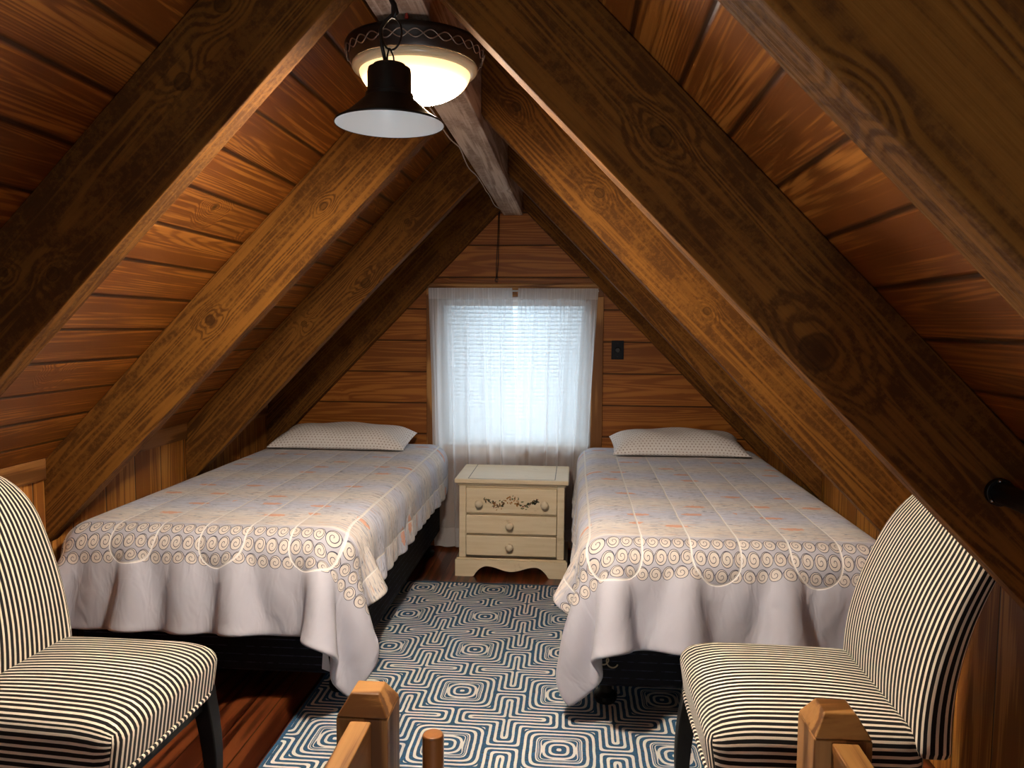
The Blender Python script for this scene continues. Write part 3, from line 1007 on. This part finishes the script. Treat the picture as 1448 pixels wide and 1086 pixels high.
# painted garland of leaves and small flowers on the top drawer
garl = [MB() for _ in LEAF]
rg = random.Random(4)
cx, cz = (NX0 + NX1) / 2, .388
for k in range(120):
    f = rg.uniform(-1, 1)
    x = cx + f * .142
    zc = cz + .016 * math.cos(f * 6.5) - .004 * abs(f) + rg.gauss(0, .0105) * (1.35 - abs(f))
    L_, wd = rg.uniform(.005, .0105), rg.uniform(.0018, .0034)
    a = rg.uniform(0, 2 * PI)
    col = rg.choices(range(4), (5, 4, 2.2, 1.2))[0]
    if abs(f) < .3 and rg.random() < .35: col = 2; wd *= 1.5
    ca, sa = math.cos(a), math.sin(a)
    pts = [(-L_, 0), (-L_ * .3, wd), (L_ * .4, wd * .8), (L_, 0), (L_ * .4, -wd * .8), (-L_ * .3, -wd)]
    garl[col].prism([(x + p * ca - q * sa, zc + p * sa + q * ca) for p, q in pts], 'y', NY0 - .0076, NY0 - .0066)
mb = MB(); slots = []
for n_, g_ in enumerate(garl):
    mb.add(g_.v, g_.f); slots += [n_] * len(g_.f)
o = mb.build('painted_garland', LEAF[0], drawers[0]); o['label'] = 'painted garland of green leaves and ochre petals'
for mt in LEAF[1:]: o.data.materials.append(mt)
for p, n_ in zip(o.data.polygons, slots): p.material_index = n_

# ------------------------------------------------------------------ rug
mb = MB().box(-.900, .66, 1.56, 3.72, 0.0005, .008)
o = mb.build('rug', M['rug']); tag(o, 'blue and ivory maze-patterned rug on the floor between the two beds', 'rug')

# ------------------------------------------------------------------ curtains, rod and blind
rod = thing('curtain_rod', 'thin white curtain rod across the top of the window', 'curtain rod', (-.34, 4.315, 1.488))
MB().tube([(-.835, 4.3435, 1.486), (.130, 4.3435, 1.486)], .0045, 10).build('rod', M['white'], rod, smooth=True)
for x in (-.775, -.315, .10):
    MB().box(x - .013, x + .013, 4.330, 4.3485, 1.452, 1.479).build('bracket', M['trim'], rod, bevel=.002)


def curtain(label, xt0, xt1, xb0, xb1, nf, seed, waist, yc):
    rg = random.Random(seed)
    ns_, nz = 150, 60
    ph = [rg.uniform(0, 6.28) for _ in range(4)]
    U = np.zeros((ns_ + 1, nz + 1)); V = np.zeros_like(U); P = np.zeros((ns_ + 1, nz + 1, 3))
    for i in range(ns_ + 1):
        s = i / ns_
        for j in range(nz + 1):
            f = j / nz                       # 0 bottom 1 top
            z = .018 + f * 1.482
            d = 1 - f
            sw_ = s + .030 * math.sin(2 * PI * s * 2 + ph[0]) * d + waist * d * math.sin(PI * s)
            x = (xt0 * (1 - sw_) + xt1 * sw_) * f + (xb0 * (1 - sw_) + xb1 * sw_) * d
            amp = .0040 + .0085 * min(1, d * 3.0)
            fold = math.sin(2 * PI * nf * s + ph[1] + .5 * math.sin(5 * s + ph[2]))
            fold += .5 * math.sin(2 * PI * nf * 2.3 * s + ph[3]) * (.35 + .65 * f)
            fine = .35 * math.sin(2 * PI * nf * 6 * s) * max(0, (f - .78) / .22)
            x += .010 * math.cos(2 * PI * nf * s + ph[1]) * min(1, d * 3)
            y = yc + amp * (fold * .8) + .004 * fine
            P[i, j] = (x, y, z); U[i, j] = s * .9; V[i, j] = f * 1.482
    o = sheet_mesh('curtain', P, U, V, M['curtain'], thick=0, sub=1)
    return tag(o, label, 'curtain', 'sheer curtains at the window')
curtain('left sheer white curtain panel, hanging between the left bed and the nightstand', -.828, -.352, -.80, -.325, 5.0, 2, .0, 4.297)
curtain('right sheer white curtain panel, hanging between the nightstand and the right bed', -.322, .128, -.335, .060, 5.0, 9, .03, 4.323)

bl = thing('window_blind', 'white horizontal slat blind behind the sheer curtains', 'blind', (-.335, 4.39, WZ1))
MB().box(WX0 + .01, WX1 - .01, 4.368, 4.392, WZ1 - .055, WZ1 - .028).build('headrail', M['white'], bl, bevel=.003)
mb = MB(); k = 0
z = WZ1 - .066
while z > WZ0 + .03:
    vs = []
    for j in range(5):
        f = j / 4 - .5
        a = math.radians(54)
        yy = 4.380 + f * .025 * math.cos(a); zz = z + f * .025 * math.sin(a) + .0015 * (1 - 4 * f * f)
        vs += [(WX0 + .014, yy, zz), (WX1 - .014, yy, zz)]
    mb.add(vs, [(2 * j, 2 * j + 1, 2 * j + 3, 2 * j + 2) for j in range(4)])
    z -= .0225
mb.build('slats', M['slat'], bl, smooth=True, solid=.0008)
MB().box(WX0 + .012, WX1 - .012, 4.372, 4.389, WZ0 + .004, WZ0 + .02).build('bottom_rail', M['white'], bl, bevel=.003)
for x in (-.62, -.335, -.06):
    MB().tube([(x, 4.372, WZ1 - .05), (x, 4.372, WZ0 + .01)], .0009, 5).build('ladder_cord', M['white'], bl)

# ------------------------------------------------------------------ outlet, cords, cable
ot = thing('wall_outlet', 'small black outlet plate on the window wall right of the window', 'outlet', (.2405, 4.355, 1.157))
MB().box(.206, .275, 4.357, 4.3645, 1.104, 1.210).build('plate', M['outlet'], ot, bevel=.002)
MB().lathe([(0, -.0105), (.012, -.0105), (.0165, -.008), (.017, -.004)], (.2405, 4.359, 1.157), 24, 'y').build('socket', M['blackmetal'], ot)
for z in (1.119, 1.195):
    MB().lathe([(0, -.0085), (.003, -.0085), (.003, -.006)], (.2405, 4.363, z), 10, 'y').build('screw', M['blackmetal'], ot)

hc = thing('hanging_cord', 'thin dark cord pair hanging from the ridge beam end to the window head', 'cord', (-.44, 4.335, 1.53))
for dx in (-.006, .004):
    MB().tube([(-.432 + dx * .5, 4.335, 1.935), (-.436 + dx * .7, 4.337, 1.78), (-.441 + dx, 4.337, 1.64), (-.445 + dx * .4, 4.337, 1.555)], .0019, 6).build('strand', M['blackmetal'], hc, smooth=True)
pts = [(-.445 + .009 * math.cos(a), 4.336, 1.546 + .010 * math.sin(a)) for a in [k / 16 * 2 * PI for k in range(15)]]
MB().tube(pts, .002, 6).build('hook', M['blackmetal'], hc, smooth=True)

pts = []
for k in range(40):
    f = k / 39
    y = 2.05 + f * 2.18
    pts.append((XR - BW - .004 - .010 * abs(math.sin(f * 9 + .4)), y, 1.912 + .012 * math.sin(f * 14) ** 2 - .010 * (1 - f)))
o = MB().tube(pts, .0022, 6).build('electric_cable', M['cable'], smooth=True)
tag(o, 'thin pale cable stapled along the left edge of the ridge beam', 'cable')

# ------------------------------------------------------------------ flush ceiling light
LX, LY = LAMP_C
cl = thing('ceiling_light', 'lit glass bowl ceiling light with dark scrolled rim under the ridge beam', 'ceiling light', (LX, LY, 1.9095))
MB().lathe([(0, 1.9095), (.098, 1.9095), (.100, 1.903), (.138, 1.900), (.148, 1.896), (.151, 1.890), (.149, 1.884), (.146, 1.872), (.138, 1.854), (.131, 1.848), (.126, 1.850), (.126, 1.858), (0, 1.862)], (LX, LY, 0), 72).build('pan', M['bronze'], cl, smooth=True)
mb = MB()
for phs in (0, PI):
    pts = []
    for k in range(241):
        a = k / 240 * 2 * PI
        zz = 1.8715 + .0075 * math.sin(a * 15 + phs)
        rr = .1445 + (zz - 1.866) * .32 + .0022
        pts.append((LX + rr * math.cos(a), LY + rr * math.sin(a), zz))
    mb.tube(pts, .0013, 6, cap=False)
sc = mb.build('scroll_trim', M['scroll'], cl, smooth=True); sc['label'] = 'silvery interlaced scroll line on the dark rim'
MB().lathe([(.136, 1.8505), (.1365, 1.846), (.133, 1.841), (.121, 1.836), (.114, 1.836)], (LX, LY, 0), 72).build('bowl_rim', M['bowlrim'], cl, smooth=True)
prof = [(.121 * math.cos(a), 1.842 - .066 * math.sin(a)) for a in [k / 14 * PI / 2 for k in range(15)]]
prof[-1] = (0.0005, prof[-1][1])
MB().lathe(prof, (LX, LY, 0), 64).build('glass_bowl', M['bowl'], cl, smooth=True)
MB().lathe([(0, 1.780), (.010, 1.779), (.014, 1.774), (.011, 1.769), (.006, 1.766), (0, 1.760)], (LX, LY, 0), 20).build('finial', M['bronze'], cl, smooth=True)
red = plain('red_screw_cap', (.30, .03, .02), .35, .5)
MB().lathe([(0, 0), (.0035, 0), (.0045, .004), (.003, .009), (.004, .013), (0, .016)], (LX + .012, LY - .140, 1.899), 12).build('screw_cap', red, cl, smooth=True)

# ------------------------------------------------------------------ black pendant lamp
PX, PY = -.300, 1.235
pn = thing('pendant_lamp', 'unlit black metal pendant lamp hanging in front of the ceiling light', 'pendant lamp', (PX, PY, 1.61))
outer = [(.0870, 1.609), (.0877, 1.611), (.0868, 1.6125), (.0770, 1.6178), (.0665, 1.6252), (.050, 1.6395), (.0385, 1.6505), (.0385, 1.6560), (.0352, 1.6575), (.0348, 1.6900), (.0335, 1.6960), (.0300, 1.6975), (.0270, 1.6985), (.0255, 1.7020), (0, 1.7035)]
inner = [(.0862, 1.6095), (.078, 1.6165), (.064, 1.626), (.050, 1.638), (.041, 1.646), (.034, 1.652), (.032, 1.672), (0, 1.676)]
MB().lathe(outer, (PX, PY, 0), 64).build('shade', M['blackmetal'], pn, smooth=True, auto=.5)
li = MB().lathe(inner, (PX, PY, 0), 64).build('shade_lining', M['enamel'], pn, smooth=True); li['label'] = 'pale enamel inside of the shade'
for a in (.3, 2.4, 4.5):
    MB().tube([(PX + .008 * math.cos(a), PY + .008 * math.sin(a), 1.700), (PX + .0065 * math.cos(a), PY + .0065 * math.sin(a), 1.716), (PX + .001 * math.cos(a), PY + .001 * math.sin(a), 1.728)], .0014, 6).build('support_wire', M['blackmetal'], pn, smooth=True)
pts = []
for k in range(28):
    a = -PI / 2 + k / 27 * 2 * PI * .97
    pts.append((PX + .004 + .016 * math.cos(a), PY + .002 * math.sin(a * 2), 1.751 + .0255 * math.sin(a)))
MB().tube(pts, .0016, 7).build('ring', M['blackmetal'], pn, smooth=True)
cord = [(PX - .006, PY, 1.705), (PX - .012, PY - .003, 1.735), (PX - .014, PY - .002, 1.757), (PX - .004, PY, 1.772), (PX + .006, PY, 1.780), (PX + .006, PY, 1.795), (PX - .006, PY, 1.82), (PX - .012, PY, 1.86), (PX - .014, PY, 1.9095)]
MB().tube(cord, .0030, 8).build('cord', M['blackmetal'], pn, smooth=True)
hk = [(PX + .006, PY, 1.775), (PX + .012, PY, 1.783), (PX + .008, PY + .002, 1.796), (PX - .004, PY + .003, 1.815), (PX - .012, PY + .004, 1.86), (PX - .018, PY + .004, 1.9095)]
MB().tube(hk, .0040, 8).build('hook', M['blackmetal'], pn, smooth=True)

# ------------------------------------------------------------------ stair newel posts, rails and dowel
def newel(x0, y0, w, zs, ztop, label):
    i = .0205
    t = thing('newel_post', label, 'newel post', (x0 + w / 2, y0 + w / 2, 0), group='newel posts of the stair')
    mb = MB()
    a = [(x0, y0), (x0 + w, y0), (x0 + w, y0 + w), (x0, y0 + w)]
    b_ = [(x0 + i, y0 + i), (x0 + w - i, y0 + i), (x0 + w - i, y0 + w - i), (x0 + i, y0 + w - i)]
    vs = [(*p, 0) for p in a] + [(*p, zs) for p in a]
    mb.add(vs, [(3, 2, 1, 0), (4, 5, 6, 7)] + [(k, (k + 1) % 4, 4 + (k + 1) % 4, 4 + k) for k in range(4)])
    mb.build('post', M['post'], t, world=frame((x0, y0, .3), (0, 0, 1), (1, 0, 0)), bevel=.003)
    mb = MB()
    vs = [(*p, zs + .0005) for p in a] + [(*p, ztop) for p in b_]
    mb.add(vs, [(3, 2, 1, 0), (4, 5, 6, 7)] + [(k, (k + 1) % 4, 4 + (k + 1) % 4, 4 + k) for k in range(4)])
    mb.build('post_cap', M['post'], t, world=frame((x0 + 1, y0 + .4, .3), (1, .2, 0), (-.2, 1, 0)), bevel=.0025)
    return t
newel(-.399, 1.235, .090, .620, .6545, 'left newel post with chamfered cap, in front of the rug')
newel(.385, 1.200, .090, .642, .6765, 'right newel post with chamfered cap, in front of the right chair')
for x0, x1, y1, zt_, lab in ((-.374, -.337, 1.2345, .6165, 'light wooden handrail running from the left newel post towards the camera'),
                             (.411, .453, 1.1995, .6385, 'light wooden handrail running from the right newel post towards the camera')):
    o = MB().box(x0, x1, -.2, y1, zt_ - .085, zt_).build('handrail', M['post'], world=frame((x0, 0, zt_), (0, 1, 0), (-1, 0, 0)), bevel=.003)
    tag(o, lab, 'handrail', 'handrails of the stair')
o = MB().lathe([(0, 0), (.0185, 0), (.0185, .588), (.0165, .592), (0, .5925)], (-.2335, 1.25, 0), 28).build('dowel_post', M['dowel'], world=frame((-.2335, 1.25, 0), (0, 0, 1), (1, 0, 0)), bevel=.001)
tag(o, 'short round wooden post standing right of the left newel post', 'post')

# black pipe rail between the two near right-hand rafters
pr = thing('pipe_rail', 'black metal pipe rail fixed to the face of the broad dark right rafter', 'rail', (.775, 1.44, .995))
px, pz = .778, .992
MB().tube([(px, RY[0] + RT + .002, pz - .004), (px, RY[1] - .010, pz)], .0195, 24).build('pipe', M['blackmetal'], pr, smooth=True)
MB().tube([(px, RY[1] - .012, pz), (px, RY[1] - .001, pz)], .026, 24).build('flange', M['blackmetal'], pr, bevel=.002)
for dx, dz in ((-.004, .021), (-.016, -.015)):
    MB().lathe([(0, -.004), (.003, -.003), (.004, 0)], (px + dx, RY[1] - .012, pz + dz), 12, 'y').build('screw', plain('steel_screw', (.6, .6, .6), .25, .5, 1.), pr, smooth=True)

# ------------------------------------------------------------------ light: lamp bowl (emissive glass), daylight through the window gable, added fill from behind and below the camera
w = bpy.data.worlds.new('daylight'); bpy.context.scene.world = w; w.use_nodes = True
bg = w.node_tree.nodes['Background']; bg.inputs[0].default_value = (.86, .93, 1.0, 1); bg.inputs[1].default_value = .42


def area(name, loc, rot, sx, sy, power, col):
    l = bpy.data.lights.new(name, 'AREA'); l.shape = 'RECTANGLE'; l.size = sx; l.size_y = sy; l.energy = power; l.color = col
    o = bpy.data.objects.new(name, l); C.objects.link(o); o.location = loc; o.rotation_euler = rot
    return o
area('window_daylight', (-.345, 4.62, 1.05), (-PI / 2, 0, 0), .95, .95, 5.2, (.88, .94, 1.0))
area('added_rear_fill', (-.35, -1.62, 1.0), (PI / 2, 0, 0), 1.7, .95, 3.5, (.95, .97, 1.0))  # added fill lamp outside the made-up window behind the camera
area('assumed_stairwell_fill', (.26, .08, -1.8), (PI, 0, 0), .24, 2.1, 15, (.90, .95, 1.0))  # added fill lamp shining up through the assumed stairwell, source unseen

# ------------------------------------------------------------------ camera
F, YAW, PITCH, ROLL = 1084.27, .0814, .0759, .0068
right = Vector((math.cos(YAW), math.sin(YAW), 0)); f0 = Vector((-math.sin(YAW), math.cos(YAW), 0))
fwd = f0 * math.cos(PITCH) - Vector((0, 0, 1)) * math.sin(PITCH)
up = right.cross(fwd)
r2 = right * math.cos(ROLL) + up * math.sin(ROLL); u2 = -right * math.sin(ROLL) + up * math.cos(ROLL)
cam = bpy.data.cameras.new('camera'); cam.sensor_fit = 'HORIZONTAL'; cam.sensor_width = 36; cam.lens = F / 1448 * 36
cam.clip_start = .02
co = bpy.data.objects.new('camera', cam); C.objects.link(co)
mw = Matrix((r2, u2, -fwd)).transposed().to_4x4(); mw.translation = (0, 0, 1.29)
co.matrix_world = mw
sc_ = bpy.context.scene
sc_.camera = co
sc_.view_settings.view_transform = 'Standard'; sc_.view_settings.look = 'None'
sc_.view_settings.exposure = 1.35; sc_.view_settings.gamma = 1.0; sc_.view_settings.use_curve_mapping = False
